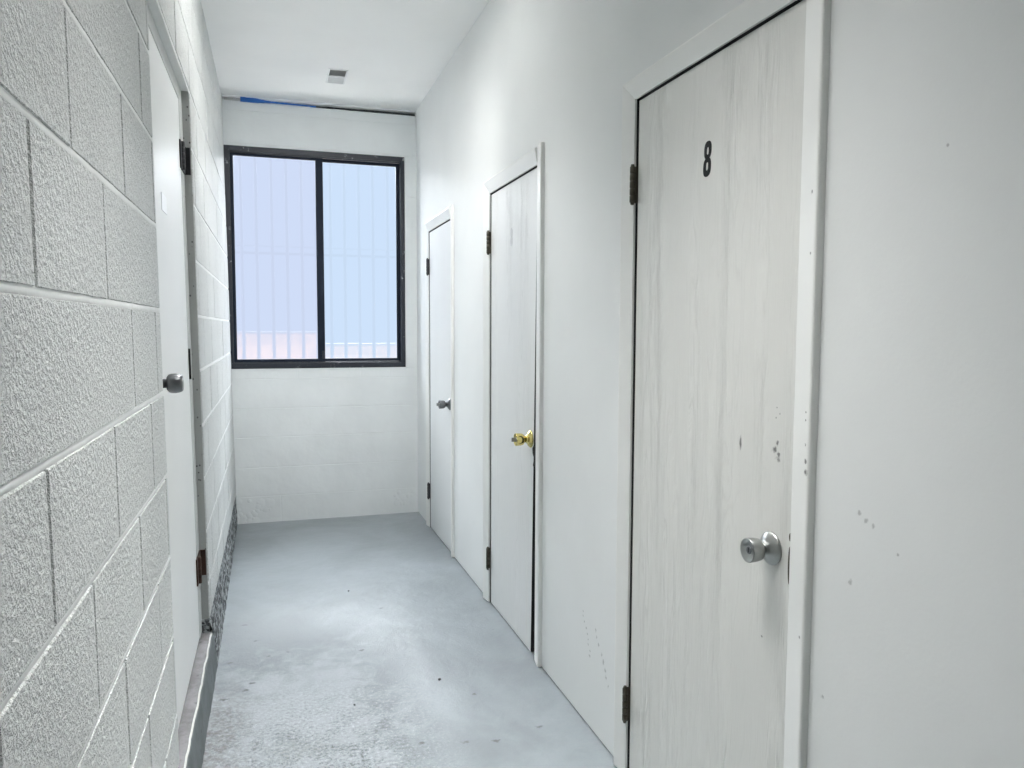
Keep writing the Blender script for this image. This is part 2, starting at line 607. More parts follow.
# ceiling slab, stopping short of the end wall so that the ragged gap shows
VX0, VX1, VY0, VY1 = 0.346, 0.442, 4.640, 4.888
b = MB()
for x0, x1, y0, y1 in ((-0.75, VX0, YB, YE + .25), (VX1, 1.25, YB, YE + .25), (VX0, VX1, YB, VY0), (VX0, VX1, VY1, YE + .25)):
    b.quadbox(x0, x1, y0, y1, ZC, ZC + 0.1)
tag(b.build('ceiling', M['ceiling']), 'smooth white painted ceiling of the corridor', 'ceiling', kind='structure')


b = MB().quadbox(-0.9, 1.4, YB - .15, YE + 0.25, ZC + 0.101, ZC + 0.25)
tag(b.build('roof_slab', M['kerb']), 'flat roof slab over the corridor', 'roof', kind='structure')

# ------------------------------------------------------------------ right wall with three door openings
# (y near outer, y near inner, y far inner, y far outer) of each casing; z of slab top and casing top
DR = {
    'eight': dict(no=1.192, ni=1.252, fi=1.963, fo=2.028, zt=1.928, zo=1.984),
    'brass': dict(no=2.712, ni=2.778, fi=3.448, fo=3.525, zt=1.915, zo=1.977),
    'far':   dict(no=4.195, ni=4.255, fi=4.895, fo=4.962, zt=1.912, zo=1.974),
}
b = MB()
y = YB
for k in ('eight', 'brass', 'far'):
    d = DR[k]
    b.quadbox(XR, XR + 0.1, y, d['ni'] - 0.02, 0.006, ZC + .02)
    b.quadbox(XR, XR + 0.1, d['ni'] - 0.02, d['fi'] + 0.02, d['zt'] + 0.02, ZC + .02)
    y = d['fi'] + 0.02
b.quadbox(XR, XR + 0.1, y, YE + .25, 0.006, ZC + .02)
b.quadbox(XR + 0.1, XR + 0.16, YB, YE + .25, 0, ZC + .02)
tag(b.build('wall_right', M['drywall']), 'smooth white painted wall with three doors in a row', 'wall', kind='structure')


def hinge(parent, y, zc, mat, h=0.098, x=None, sgn=1):
    x = XR - 0.0125 if x is None else x
    bm = MB()
    r = 0.0075
    prof = []
    n = 5
    for i in range(n):
        a, c = i * h / n, (i + 1) * h / n
        prof += [(a, r * 0.72), (a + 0.0015, r), (c - 0.0015, r), (c, r * 0.72)]
    prof = [(-0.006, 0.0), (-0.006, r * .55), (-0.001, r * .75)] + prof + [(h + 0.001, r * .75), (h + 0.006, r * .55), (h + 0.006, 0)]
    bm.lathe(prof, (x, y, zc - h / 2), (0, 0, 1), 16)
    # leaves: one on the jamb, one reaching the slab face
    bm.quadbox(x, x + 0.022, y - 0.0035, y - 0.0010, zc - h / 2, zc + h / 2)
    bm.quadbox(x, x + 0.022, y + 0.0010, y + 0.0035, zc - h / 2, zc + h / 2)
    return bm.build('hinge', mat, parent)


def knob(parent, y, z, mat, face='key', k=1.0, cyl_mat=None, ln=1.0):
    """tulip door knob on a round rose, standing out from the right-hand wall doors"""
    x = XR + 0.001
    ax = (-1, 0, 0)
    kn = MB().lathe([(t * ln, q * k) for t, q in ((0.010, 0.0125), (0.026, 0.0120), (0.028, 0.0150), (0.031, 0.0200), (0.036, 0.0230), (0.044, 0.0243), (0.0615, 0.0250),
                     (0.0635, 0.0246), (0.0640, 0.0232), (0.0615, 0.0200), (0.0585, 0.0120), (0.0578, 0.0))], (x, y, z), ax, 48)
    o = kn.build('door_knob', mat, parent)
    MB().lathe([(0.0, 0.0), (0.0, 0.0345 * k), (0.003, 0.0345 * k), (0.005, 0.0325 * k), (0.010, 0.0270 * k), (0.015, 0.0190 * k), (0.0165, 0.0155 * k), (0.0215, 0.0145 * k), (0.022, 0.0)],
               (x, y, z), ax, 48).build('rose', mat, o)
    cm = cyl_mat or mat
    if face == 'key':
        c = MB().lathe([(t * ln, q) for t, q in ((0.054, 0.0078), (0.0590, 0.0078), (0.0605, 0.0072), (0.0600, 0.0055), (0.0600, 0.0))], (x, y, z), ax, 28)
        c.build('lock_cylinder', cm, o)
        MB().quadbox(x - 0.0608 * ln, x - 0.059 * ln, y - 0.0008, y + 0.0008, z - 0.0045, z + 0.0045).build('keyhole', M['black'], o)
    else:
        c = MB().lathe([(0.054, 0.0080), (0.062, 0.0080), (0.064, 0.0070), (0.064, 0.0)], (x, y, z), ax, 24)
        c.quadbox(x - 0.079, x - 0.062, y - 0.0028, y + 0.0028, z - 0.0085, z + 0.0085, bevel=0.0012)
        c.build('turn_button', cm, o)
    return o


def oval(cy, cz, hw, hh, tilt=0.0, p=2.5, n=48):
    o = []
    for i in range(n):
        t = 2 * math.pi * i / n
        c, s = math.cos(t), math.sin(t)
        a = hw * math.copysign(abs(c) ** (2 / p), c)
        d = hh * math.copysign(abs(s) ** (2 / p), s)
        o.append((cy + a + tilt * (d + cz), cz + d))
    return o


def digit_eight(parent, y, z, mat, tilt=0.05, k=1.0, x0=None, th=0.0006, w=1.0):
    xa = XR + 0.0015 if x0 is None else x0
    bm = MB()
    for cz, hw, hh, ci, wi, hi in ((0.0198, 0.0155, 0.0206, 0.0180, 0.0042, 0.0082), (-0.0187, 0.0166, 0.0217, -0.0168, 0.0045, 0.0091)):
        o = [(y + p[0] * k * w, z + p[1] * k) for p in oval(0, cz, hw, hh, -tilt)]
        i = [(y + p[0] * k * w, z + p[1] * k) for p in oval(0, ci, wi, hi, -tilt, 3.0)]
        bm.ring(o, i, xa - th, xa)
    return bm.build('door_number', mat, parent)


def right_door(name, key, slab_mat, trim_mat, hinge_mat, zh, label, gap=0.004, foot=0.006, wedge=0.0):
    d = DR[key]
    r = empty(name, (XR, (d['ni'] + d['fi']) / 2, 0))
    tag(r, label, 'door', kind='structure')
    # slab, its face in line with the wall face
    sl = MB().quadbox(XR + 0.0015, XR + 0.036, d['ni'] + gap, d['fi'] - 0.0095, foot, d['zt'] - 0.006, bevel=0.0012)
    if wedge:
        for v in sl.bm.verts:
            if v.co.y < (d['ni'] + d['fi']) / 2:
                t = 1 - v.co.z / d['zt']
                v.co.y = v.co.y + wedge * (0.10 + 0.90 * t)
    mats_ = [slab_mat]
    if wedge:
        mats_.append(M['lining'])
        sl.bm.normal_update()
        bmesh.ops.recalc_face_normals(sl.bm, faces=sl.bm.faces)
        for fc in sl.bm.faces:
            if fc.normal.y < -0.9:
                fc.material_index = 1  # latch edge coloured black for the shade in the gap
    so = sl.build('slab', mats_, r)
    # lining behind the casing
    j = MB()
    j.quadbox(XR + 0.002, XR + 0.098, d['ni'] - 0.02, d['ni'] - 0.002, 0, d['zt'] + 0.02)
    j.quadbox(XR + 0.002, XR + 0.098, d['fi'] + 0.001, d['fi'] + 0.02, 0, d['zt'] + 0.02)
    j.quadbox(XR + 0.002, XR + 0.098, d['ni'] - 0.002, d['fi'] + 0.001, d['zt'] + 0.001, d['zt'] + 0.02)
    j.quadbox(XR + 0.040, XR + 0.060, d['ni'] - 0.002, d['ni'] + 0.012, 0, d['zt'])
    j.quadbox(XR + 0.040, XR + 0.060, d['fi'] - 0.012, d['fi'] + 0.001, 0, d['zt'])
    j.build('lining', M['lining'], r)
    # casing boards: thin at the opening, thicker outside, eased outer corner
    xi, xo, e = XR - 0.0065, XR - 0.0160, 0.004

    def board(sec, name, lo, hi):
        """sec: cross-section points (x, run); lo/hi give the two end points of each run"""
        bm = MB()
        A = [bm.bm.verts.new(lo(x, q)) for x, q in sec]
        B = [bm.bm.verts.new(hi(x, q)) for x, q in sec]
        n = len(sec)
        for i in range(n):
            k = (i + 1) % n
            bm.bm.faces.new([A[i], A[k], B[k], B[i]])
        bm.bm.faces.new(A[::-1])
        bm.bm.faces.new(B)
        return bm.build(name, trim_mat, r)
    # q runs 0 at the inner edge to 1 at the outer edge
    qe = 0.94
    sec = [(XR, 0.0), (xi, 0.0), (xo + 0.0006, qe - 0.10), (xo, qe - .03), (xo + 0.0012, qe + 0.035), (xo + 0.004, 1.0), (XR, 1.0)]
    ztop = d['zo'] + 0.004
    board(sec, 'casing_side', lambda x, q: (x, d['ni'] - (d['ni'] - d['no']) * q, 0.004), lambda x, q: (x, d['ni'] - (d['ni'] - d['no']) * q, ztop))
    board(sec, 'casing_side', lambda x, q: (x, d['fi'] + (d['fo'] - d['fi']) * q, 0.004), lambda x, q: (x, d['fi'] + (d['fo'] - d['fi']) * q, d['zt'] + (d['zo'] - d['zt']) * q))
    board(sec, 'casing_head', lambda x, q: (x, d['ni'] + 0.0005, d['zt'] + (d['zo'] - d['zt']) * q), lambda x, q: (x, d['fi'] + (d['fo'] - d['fi']) * q - 0.0003, d['zt'] + (d['zo'] - d['zt']) * q + 0.0006))
    for zc in zh:
        hinge(r, d['fi'] - 0.004, zc, hinge_mat)
    return r, so


d8, s8 = right_door('door_1', 'eight', M['door8'], M['trim8'], M['bronze'], (1.697, 0.219),
                    'wood-grained white door bearing a black number eight', gap=0.003)
tag(digit_eight(d8, 1.598, 1.694, M['black']), 'black printed number 8')
knob(d8, 1.321, 0.855, M['nickel'], 'key', 1.0, M['nickel_dark'], 0.90)
lp = MB()
for zc, hh, hw in ((0.836, 0.038, 0.0042), (0.893, 0.008, 0.0030)):
    lp.prism([(1.2625 + hw * math.cos(t * math.pi / 8), zc + hh * math.sin(t * math.pi / 8)) for t in range(16)], XR + 0.0006, XR + 0.003)
lp.build('latch', M['bronze'], d8)

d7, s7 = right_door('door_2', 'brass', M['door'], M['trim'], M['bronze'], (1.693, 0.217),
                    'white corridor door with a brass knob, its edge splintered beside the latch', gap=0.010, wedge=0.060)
kb = tag(knob(d7, 2.860, 0.866, M['brass'], 'turn', 1.0, M['nickel']), 'brass knob with a loose silver turn button')
tag(digit_eight(d7, 3.128, 1.684, M['ghost'], 0.0, 0.92, XR + 0.0015, 0.0011, 0.95), 'faint number painted over in white')
# splintered wood missing round the latch
bm = MB()
pr = [(2.806, 0.955), (2.812, 0.93), (2.810, 0.905), (2.820, 0.878), (2.818, 0.855), (2.824, 0.845), (2.838, 0.832), (2.834, 0.812), (2.822, 0.800), (2.814, 0.792), (2.824, 0.780), (2.830, 0.766), (2.818, 0.758), (2.806, 0.768), (2.790, 0.775), (2.790, 0.955)]
bm.prism(pr, XR + 0.0006, XR + 0.0016)
tag(bm.build('latch_hole', M['dark'], d7), 'dark splintered notch at the latch')

d6, s6 = right_door('door_3', 'far', M['door_flat'], M['trim'], M['hinge_grey'], (1.690, 0.243),
                    'farthest white door of the row, next to the end wall', gap=0.004)
knob(d6, 4.304, 0.866, M['nickel_dark'], 'turn', 1.0, M['nickel'])

bm = MB().quadbox(-0.75, 1.25, YB - 0.12, YB, 0, ZC + 0.02)
tag(bm.build('wall_back', M['back']), 'unseen wall behind the viewer, greyed to cut bounce light', 'wall', kind='structure')

# ------------------------------------------------------------------ left block wall
S = 0.2032
A0 = 1.3425                       # a bed joint just above eye level
beds = [A0 + k * S for k in range(-6, 8)]
YN, YF = 2.062, 3.088             # door opening in the block wall
ZL = A0 + 4 * S                   # underside of the lintel course
ZBOT = 0.19
even = [1.225 - 0.412 * k for k in range(8, -1, -1)] + [1.640, 2.03]
odd = [1.020 - 0.412 * k for k in range(8, -1, -1)] + [1.432, 1.843]
b = MB()
JW = 0.0048                        # half a joint
JD = 0.0045


def block(y0, y1, z0, z1):
    """one block: a slightly uneven face with worn arrises in front of the joint plane"""
    if y1 - y0 < 0.02 or z1 - z0 < 0.02:
        return
    bm = b.bm
    dx = random.uniform(-0.0010, 0.0008)
    ny = max(2, int((y1 - y0) / 0.05))
    nz = max(2, int((z1 - z0) / 0.05))

    def edge(y, z):
        return noise.noise(Vector((y * 23, z * 23, 3.1))) * 0.0014
    ring_o, grid = [], []
    for i in range(ny + 1):
        row = []
        for j in range(nz + 1):
            yy = y0 + JW + 0.002 + (y1 - y0 - 2 * JW - 0.004) * i / ny
            zz = z0 + JW + 0.002 + (z1 - z0 - 2 * JW - 0.004) * j / nz
            if i in (0, ny) or j in (0, nz):
                yy += edge(yy, zz)
                zz += edge(zz, yy + 7)
            row.append(bm.verts.new((dx, yy, zz)))
        grid.append(row)
    for i in range(ny):
        for j in range(nz):
            bm.faces.new([grid[i][j], grid[i + 1][j], grid[i + 1][j + 1], grid[i][j + 1]])
    loop = [grid[i][0] for i in range(ny + 1)] + [grid[ny][j] for j in range(1, nz + 1)] + [grid[i][nz] for i in range(ny - 1, -1, -1)] + [grid[0][j] for j in range(nz - 1, 0, -1)]
    cy, cz = (y0 + y1) / 2, (z0 + z1) / 2
    back = []
    for v in loop:
        oy = 0.0032 if v.co.y > cy else -0.0032
        oz = 0.0032 if v.co.z > cz else -0.0032
        ey = abs(abs(v.co.y - cy) - (y1 - y0) / 2) < 0.012
        ez = abs(abs(v.co.z - cz) - (z1 - z0) / 2) < 0.012
        back.append(bm.verts.new((-JD - 0.002, v.co.y + (oy if ey else 0), v.co.z + (oz if ez else 0))))
    for i in range(len(loop)):
        j = (i + 1) % len(loop)
        bm.faces.new([loop[i], loop[j], back[j], back[i]])


for ci in range(len(beds) - 1):
    z0, z1 = beds[ci], beds[ci + 1]
    k = ci - 6
    if z0 > ZC:
        break
    z0 = max(z0, ZBOT)
    z1 = min(z1, ZC + 0.02)
    js = odd if k % 2 == 0 else even
    if k == -1:                   # the course with a narrow cut piece at the door
        js = [1.652 - 0.412 * q for q in range(9, -1, -1) if q != 1] + [1.973]
    if k == 2:
        js = [1.90 - 0.412 * q for q in range(9, -1, -1) if q != 1]
    if k == 0:
        js = [q for q in odd if q < 1.8]
    js = sorted(js)
    near_end = YN if z0 < ZL - 0.01 else 3.0
    cuts = [YB] + [q for q in js if YB + .05 < q < near_end - 0.03]
    if z0 < ZL - 0.01:
        cuts.append(YN)
        segs = list(zip(cuts, cuts[1:]))
        ph = 3.31 if k % 2 else 3.155
        if k % 2 == 0:
            ph = 3.155 + 0.0
        c2 = [YF] + [ph + 0.405 * q for q in range(7) if ph + 0.405 * q < YE + .1] + [YE + .1]
        segs += list(zip(c2, c2[1:]))
    else:
        c = [YB]
        st = 1.24 - 0.412 * 7 if k % 2 else 1.02 - 0.412 * 7
        q = st
        while q < YE + .1:
            if q > YB + .05 and q < YE:
                c.append(q)
            q += 0.412
        c.append(YE + .1)
        segs = list(zip(c, c[1:]))
    for y0, y1 in segs:
        block(y0, y1, z0, z1)
for f in b.bm.faces:
    f.material_index = 0


def bed_strip(z, y0, y1):
    prev = None
    n = max(4, int((y1 - y0) / 0.012))
    for i in range(n + 1):
        y = y0 + (y1 - y0) * i / n
        w = 0.0062 + 0.0018 * noise.noise(Vector((y * 20, z * 9, 1.0))) + 0.0011 * noise.noise(Vector((y * 70, z * 9, 4.0)))
        dz = 0.0016 * noise.noise(Vector((y * 9, z * 5, 7.0)))
        dx = -0.0018 + 0.0007 * noise.noise(Vector((y * 33, z * 5, 2.0)))
        row = [b.bm.verts.new(p) for p in ((-0.0036, y, z + dz - w - .0008), (dx - 0.0003, y, z + dz - w * .75), (dx, y, z + dz), (dx - 0.0003, y, z + dz + w * .75), (-0.0036, y, z + dz + w + .0008))]
        if prev:
            for j in range(4):
                f = b.bm.faces.new([prev[j], row[j], row[j + 1], prev[j + 1]])
                f.material_index = 1
                f.smooth = True
        prev = row


for z in beds:
    if not ZBOT + .02 < z < ZC:
        continue
    if z < ZL - .01:
        bed_strip(z, -0.2, YN - 0.001)
        bed_strip(z, YF + 0.001, YE)
    else:
        bed_strip(z, -0.2, YE)
T0 = -0.20


def slab_l(y0, y1, z0, z1, mi=1):
    nz = 6
    b.quadbox(T0, -JD, y0, y1, z0, z1, mi)


slab_l(YB, YN, ZBOT, ZC + .02)
slab_l(YF, YE + .1, ZBOT, ZC + .02)
slab_l(YN, YF, ZL, ZC + .02)
# shade-grey block ends and lintel underside lining the opening
b.quadbox(-0.045, -0.0042, YF - 0.0012, YF + 0.02, 0.15, ZL, 2)
b.quadbox(-0.045, -0.0042, YN - 0.02, YN + 0.0012, 0.15, ZL, 2)


def left_xf(v):
    return lean(Vector((v.x - 0.258, v.y, v.z)))


tag(b.build('wall_left', [M['block'], M['joint'], M['reveal']], xf=left_xf), 'rough white painted concrete block wall', 'wall', kind='structure')

# ------------------------------------------------------------------ left door, set back in the opening
FD = -0.029                        # face of frame and door behind the wall face
r = empty('door_4', (-0.285, (YN + YF) / 2, 0.15))
tag(r, 'smooth white door with a round dark knob, set into the block wall', 'door', kind='structure')
YH = 2.985                         # hinge edge of the slab
ZD0, ZD1 = 0.160, 2.098
MB().quadbox(FD - 0.045, FD - 0.001, 2.105, YH, ZD0, ZD1, bevel=0.0015).build('slab', M['door_left'], r, xf=left_xf)
f = MB()
f.quadbox(FD - 0.10, FD, YH + 0.007, YF - 0.0015, 0.15, ZL - 0.001, bevel=0.0015)
f.quadbox(FD - 0.10, FD, YN + 0.0015, 2.100, 0.15, ZL - 0.001, bevel=0.0015)
f.quadbox(FD - 0.10, FD, 2.100, YH + 0.007, ZD1 + 0.006, ZL - 0.001, bevel=0.0015)
f.quadbox(FD - 0.07, FD - 0.050, 2.095, YH + 0.01, 0.15, ZD1 + .01)
f.build('door_frame', M['steel_frame'], r, xf=left_xf)


def left_hinge(zc, mat, h=0.098, name='hinge'):
    bm = MB()
    x = FD + 0.006
    prof = []
    rr = 0.0085
    for i in range(5):
        a, c = i * h / 5, (i + 1) * h / 5
        prof += [(a, rr * .8), (a + .0015, rr), (c - .0015, rr), (c, rr * .8)]
    prof = [(0, 0)] + prof + [(h, 0)]
    bm.lathe(prof, (x, YH + 0.003, zc - h / 2), (0, 0, 1), 16)
    bm.quadbox(FD - 0.0005, FD + 0.0045, YH - 0.035, YH - 0.003, zc - h / 2, zc + h / 2, bevel=0.001)
    bm.quadbox(FD - 0.0005, FD + 0.0045, YH + 0.010, YF - 0.006, zc - h / 2, zc + h / 2, bevel=0.001)
    bm.quadbox(FD + 0.0005, FD + 0.022, YF - 0.0060, YF - 0.0016, zc - h / 2, zc + h / 2, bevel=0.001)
    return bm.build(name, mat, r, xf=left_xf)


left_hinge(1.905, M['hinge_grey'])
left_hinge(0.412, M['hinge_rust'])
bm = MB().quadbox(FD - 0.0005, FD + 0.0055, YH - 0.006, YH + 0.008, 1.115, 1.225, bevel=0.001)
bm.build('hinge', M['black'], r, xf=left_xf)
MB().quadbox(FD - 0.0012, FD + 0.0005, 2.412, 2.520, 1.634, 1.684).build('door_label', M['label'], r, xf=left_xf)
kx, ky, kz = FD - 0.001, 2.170, 1.156
kn = MB().lathe([(0.008, 0.0120), (0.024, 0.0115), (0.0245, 0.0175), (0.029, 0.0235), (0.035, 0.0255), (0.045, 0.0258), (0.055, 0.0240), (0.0605, 0.0215), (0.0625, 0.0195), (0.0618, 0.017), (0.0605, 0.0)],
                (kx, ky, kz), (1, 0, 0), 40).build('door_knob', M['nickel_dark'], r, xf=left_xf)
MB().lathe([(0, 0), (0, 0.033), (0.004, 0.0325), (0.009, 0.026), (0.012, 0.0140), (0.012, 0)], (kx, ky, kz), (1, 0, 0), 36).build('rose', M['nickel_dark'], kn, xf=left_xf)
MB().lathe([(0.058, 0.0125), (0.0632, 0.0125), (0.064, 0.0115), (0.064, 0)], (kx, ky, kz), (1, 0, 0), 24).build('turn_button', M['nickel'], kn, xf=left_xf)

# ------------------------------------------------------------------ concrete kerb under the block wall, with the door sill
bm = MB()
n1 = 56
cols = []
for i in range(n1 + 1):            # front profile of the kerb along the wall
    yy = YF - 0.02 + (YE + 0.02 - YF + 0.02) * i / n1
    col = []
    t = max(0.0, min(1.0, (yy - 3.05) / 2.2))
    for j in range(10):
        z = ZBOT + 0.004 - (ZBOT + 0.004) * j / 9
        xx = xl(ZBOT) + 0.001 + (0.022 - 0.017 * t) * (j / 9) ** 0.8
        rough = noise.noise(Vector((yy * 30, z * 30, 1.7))) * 0.007 + noise.noise(Vector((yy * 75, z * 75, 8.7))) * 0.004
        col.append(bm.bm.verts.new((xx + rough * (0.4 + 0.6 * math.sin(math.pi * min(1, (j + .5) / 9))), yy, z)))
    cols.append(col)
for A, B in zip(cols, cols[1:]):
    for j in range(9):
        bm.bm.faces.new([A[j], A[j + 1], B[j + 1], B[j]])
bm.quadbox(-0.5, xl(ZBOT) - 0.002, YF - 0.02, YE + .02, 0, ZBOT + 0.001)
tag(bm.build('baseboard_left', M['rubble']), 'crumbling exposed aggregate kerb under the far block wall', 'kerb', kind='structure')

bm = MB()                          # smooth kerb face and sill in front of the door
ZS = 0.142
n1 = 60
rows = []
for i in range(n1 + 1):
    yy = YB + (YF + 0.01 - YB) * i / n1 if False else 1.2 + (YF + 0.01 - 1.2) * i / n1
    w = noise.noise(Vector((yy * 14, 0.3, 5.0))) * 0.0035
    w2 = noise.noise(Vector((yy * 31, 4.3, 5.0))) * 0.003
    zz = ZS if yy > YN - 0.01 else ZS
    rows.append([bm.bm.verts.new(p) for p in ((-0.50, yy, ZS), (-0.2425 + w, yy, ZS + 0.001), (-0.2375 + w, yy, ZS - 0.004 + w2 * .5), (-0.2335 + w * .6, yy, ZS - 0.014), (-0.222 + w2, yy, 0.0), (-0.50, yy, 0.0))])
for A, B in zip(rows, rows[1:]):
    for j, mi in ((0, 0), (1, 2), (2, 1), (3, 1), (4, 1), (5, 1)):
        k = (j + 1) % 6
        f = bm.bm.faces.new([A[j], A[k], B[k], B[j]])
        f.material_index = mi
for rr in (rows[0], rows[-1][::-1]):
    bm.bm.faces.new(rr).material_index = 1
tag(bm.build('trim_1', [M['sill'], M['kerb'], M['chip']]), 'concrete door sill with a chipped edge and a dark grey face', 'door sill', kind='structure')
# ragged dark strip put in to mark the gap under the door
bm = MB()
for i in range(26):
    y0 = 2.11 + i * 0.0335
    bm.quadbox(-0.31, -0.277 - random.uniform(0.0, 0.006), y0, y0 + 0.0335, ZS - 0.01, ZS + random.uniform(0.006, 0.016))
tag(bm.build('gap_strip_under_door', M['rubble']), 'ragged dark strip put in for the gap under the block wall door', 'gap strip', kind='structure')

# near stretch of kerb below the wall, up to its underside
bm = MB().quadbox(-0.5, xl(ZBOT) - 0.004, YB, YN, 0, ZBOT + 0.001)
tag(bm.build('baseboard_left_near', M['kerb']), 'grey painted kerb under the near block wall', 'kerb', kind='structure')

# ------------------------------------------------------------------ end wall: painted blocks, window hole
WX0, WX1, WZ0, WZ1 = -0.285, 0.885, 1.030, 2.463
b = MB()
TE = 0.20
JE = 0.0022


def eblock(x0, x1, z0, z1, j=0.004, d=JE):
    bm = b.bm
    o = 0.003
    dz = random.uniform(-0.0006, 0.0006)
    f = [bm.verts.new((x, dz, z)) for x, z in ((x0 + j, z0 + j), (x1 - j, z0 + j), (x1 - j, z1 - j), (x0 + j, z1 - j))]
    k = [bm.verts.new((x, d + .002, z)) for x, z in ((x0 + j - o, z0 + j - o), (x1 - j + o, z0 + j - o), (x1 - j + o, z1 - j + o), (x0 + j - o, z1 - j + o))]
    bm.faces.new(f)
    for i in range(4):
        q = (i + 1) % 4
        bm.faces.new([f[i], f[q], k[q], k[i]])


XA, XB = -0.36, XR + 0.02
zs = [0.0, 0.178, 0.372, 0.575, 0.766, 0.962]
for i in range(5):
    if i == 0:
        eblock(XA, 0.041, zs[0] - .01, zs[1], 0.003)
        eblock(0.041, XB, zs[0] - .01, zs[1], 0.003)
    else:
        eblock(XA, XB, zs[i], zs[i + 1], 0.0035)
hx = [XA, -0.045, 0.163, 0.368, 0.579, 0.777, XB]
for x0, x1 in zip(hx, hx[1:]):
    eblock(x0, x1, 0.962, 1.026, 0.002, 0.001)
for z0, z1 in ((1.026, 1.17), (1.17, 1.375), (1.375, 1.58), (1.58, 1.785), (1.785, 1.99), (1.99, 2.195), (2.195, 2.468)):
    eblock(WX1 + 0.012, XB, z0, z1, 0.002, 0.001)
eblock(XA, XB, 2.478, 2.684, 0.003)
eblock(XA, XB, 2.684, 2.744, 0.003)
# wall body round the window
b.quadbox(XA, XB, JE, TE, -0.01, WZ0 - 0.004)
b.quadbox(WX1 + 0.004, XB, JE, TE, WZ0 - 0.004, WZ1 + 0.004)
b.quadbox(XA, XB, JE, TE, WZ1 + 0.004, 2.744)
b.quadbox(XA, XB, 0.035, TE, 2.744, ZC + .01)
# raised bead of paint and plaster round the frame
b.quadbox(XA, WX1 + 0.014, -0.003, 0.03, WZ1 + 0.001, WZ1 + 0.014, bevel=0.002)
b.quadbox(WX1 + 0.002, WX1 + 0.014, -0.003, 0.03, WZ0, WZ1 + 0.012, bevel=0.002)
b.quadbox(XA, WX1 + 0.01, -0.003, 0.03, WZ0 - 0.012, WZ0 - 0.001, bevel=0.002)
# lumpy patched plaster low in both corners
for cx, cz, w, h in ((-0.17, 0.09, 0.10, 0.09), (0.87, 0.11, 0.09, 0.05), (-0.05, 0.11, 0.05, 0.05), (-0.20, 0.035, 0.12, 0.045)):
    for q in range(16):
        px, pz = cx + random.uniform(-w, w) * .8, max(0.01, cz + random.uniform(-h, h) * .8)
        s_ = random.uniform(0.010, 0.034)
        pr = [(-0.001, s_), (0.0006, s_ * .8), (0.0020, s_ * .45), (0.0026, 0)]
        b.lathe(pr, (px, 0.0, pz), (0, -1, 0), 10)


def end_xf(v):
    return Vector((v.x, v.y + YE, v.z))


tag(b.build('wall_end', M['end'], xf=end_xf), 'white painted block wall closing the corridor below and around the window', 'wall', kind='structure')

# ------------------------------------------------------------------ window
r = empty('window_1', ((WX0 + WX1) / 2, YE, WZ0))
tag(r, 'dark framed sliding window with two frosted panes in the end wall', 'window', kind='structure')
WX0 = -0.272


def bar_rect(bm, x0, x1, z0, z1, wl, wr, wb, wt, y0, y1, bev=0.002):
    bm.quadbox(x0, x0 + wl, y0, y1, z0, z1, bevel=bev)
    bm.quadbox(x1 - wr, x1, y0, y1, z0, z1, bevel=bev)
    bm.quadbox(x0 + wl - .001, x1 - wr + .001, y0, y1, z0, z0 + wb, bevel=bev)
    bm.quadbox(x0 + wl - .001, x1 - wr + .001, y0, y1, z1 - wt, z1, bevel=bev)


f = MB()
bar_rect(f, WX0, WX1, WZ0, WZ1, 0.034, 0.028, 0.036, 0.034, YE - 0.004, YE + 0.090)
# flange lips and track
f.quadbox(WX0 + 0.03, WX1 - 0.03, YE + 0.004, YE + 0.03, WZ0 + 0.034, WZ0 + 0.043, bevel=0.0015)
f.quadbox(WX0 + 0.03, WX1 - 0.03, YE + 0.004, YE + 0.03, WZ1 - 0.042, WZ1 - 0.033, bevel=0.0015)
f.build('window_frame', M['frame'], r)
sl = MB()
bar_rect(sl, WX0 + 0.030, 0.343, WZ0 + 0.038, WZ1 - 0.036, 0.024, 0.048, 0.024, 0.022, YE + 0.012, YE + 0.040)
so = tag(sl.build('sash', M['sash'], r), 'dark sliding sash in front')
MB().quadbox(WX0 + 0.052, 0.297, YE + 0.026, YE + 0.030, WZ0 + 0.060, WZ1 - 0.056).build('pane', M['pane'], so)
sl = MB()
bar_rect(sl, 0.315, WX1 - 0.026, WZ0 + 0.038, WZ1 - 0.036, 0.024, 0.024, 0.024, 0.022, YE + 0.045, YE + 0.073)
so = tag(sl.build('sash', M['sash'], r), 'dark fixed sash behind')
MB().quadbox(0.337, WX1 - 0.048, YE + 0.057, YE + 0.061, WZ0 + 0.060, WZ1 - 0.056).build('pane', M['pane_blue'], so)
# catch and screw heads on the meeting stile
bm = MB().quadbox(0.322, 0.340, YE + 0.004, YE + 0.014, WZ0 + 0.060, WZ0 + 0.115, bevel=0.003)
bm.build('sash_catch', M['frame'], r)

# burglar bars outside the glass
g = empty('window_bars', (0.3, YE + 0.14, 1.0))
tag(g, 'pale upright burglar bars seen through the frosted window', 'window bars')
for x in (-0.180, -0.085, 0.0145, 0.110, 0.207, 0.302, 0.397, 0.492, 0.590, 0.686, 0.788, 0.86):
    MB().tube([(x, YE + 0.14, 0.98), (x, YE + 0.14, 2.52)], 0.011, 10).build('upright_bar', M['bar'], g)
MB().quadbox(-0.30, 0.93, YE + 0.145, YE + 0.151, 1.790, 1.806).build('cross_bar', M['bar'], g)
MB().quadbox(-0.30, 0.93, YE + 0.145, YE + 0.151, 1.842, 1.848).build('cross_bar', M['bar'], g)

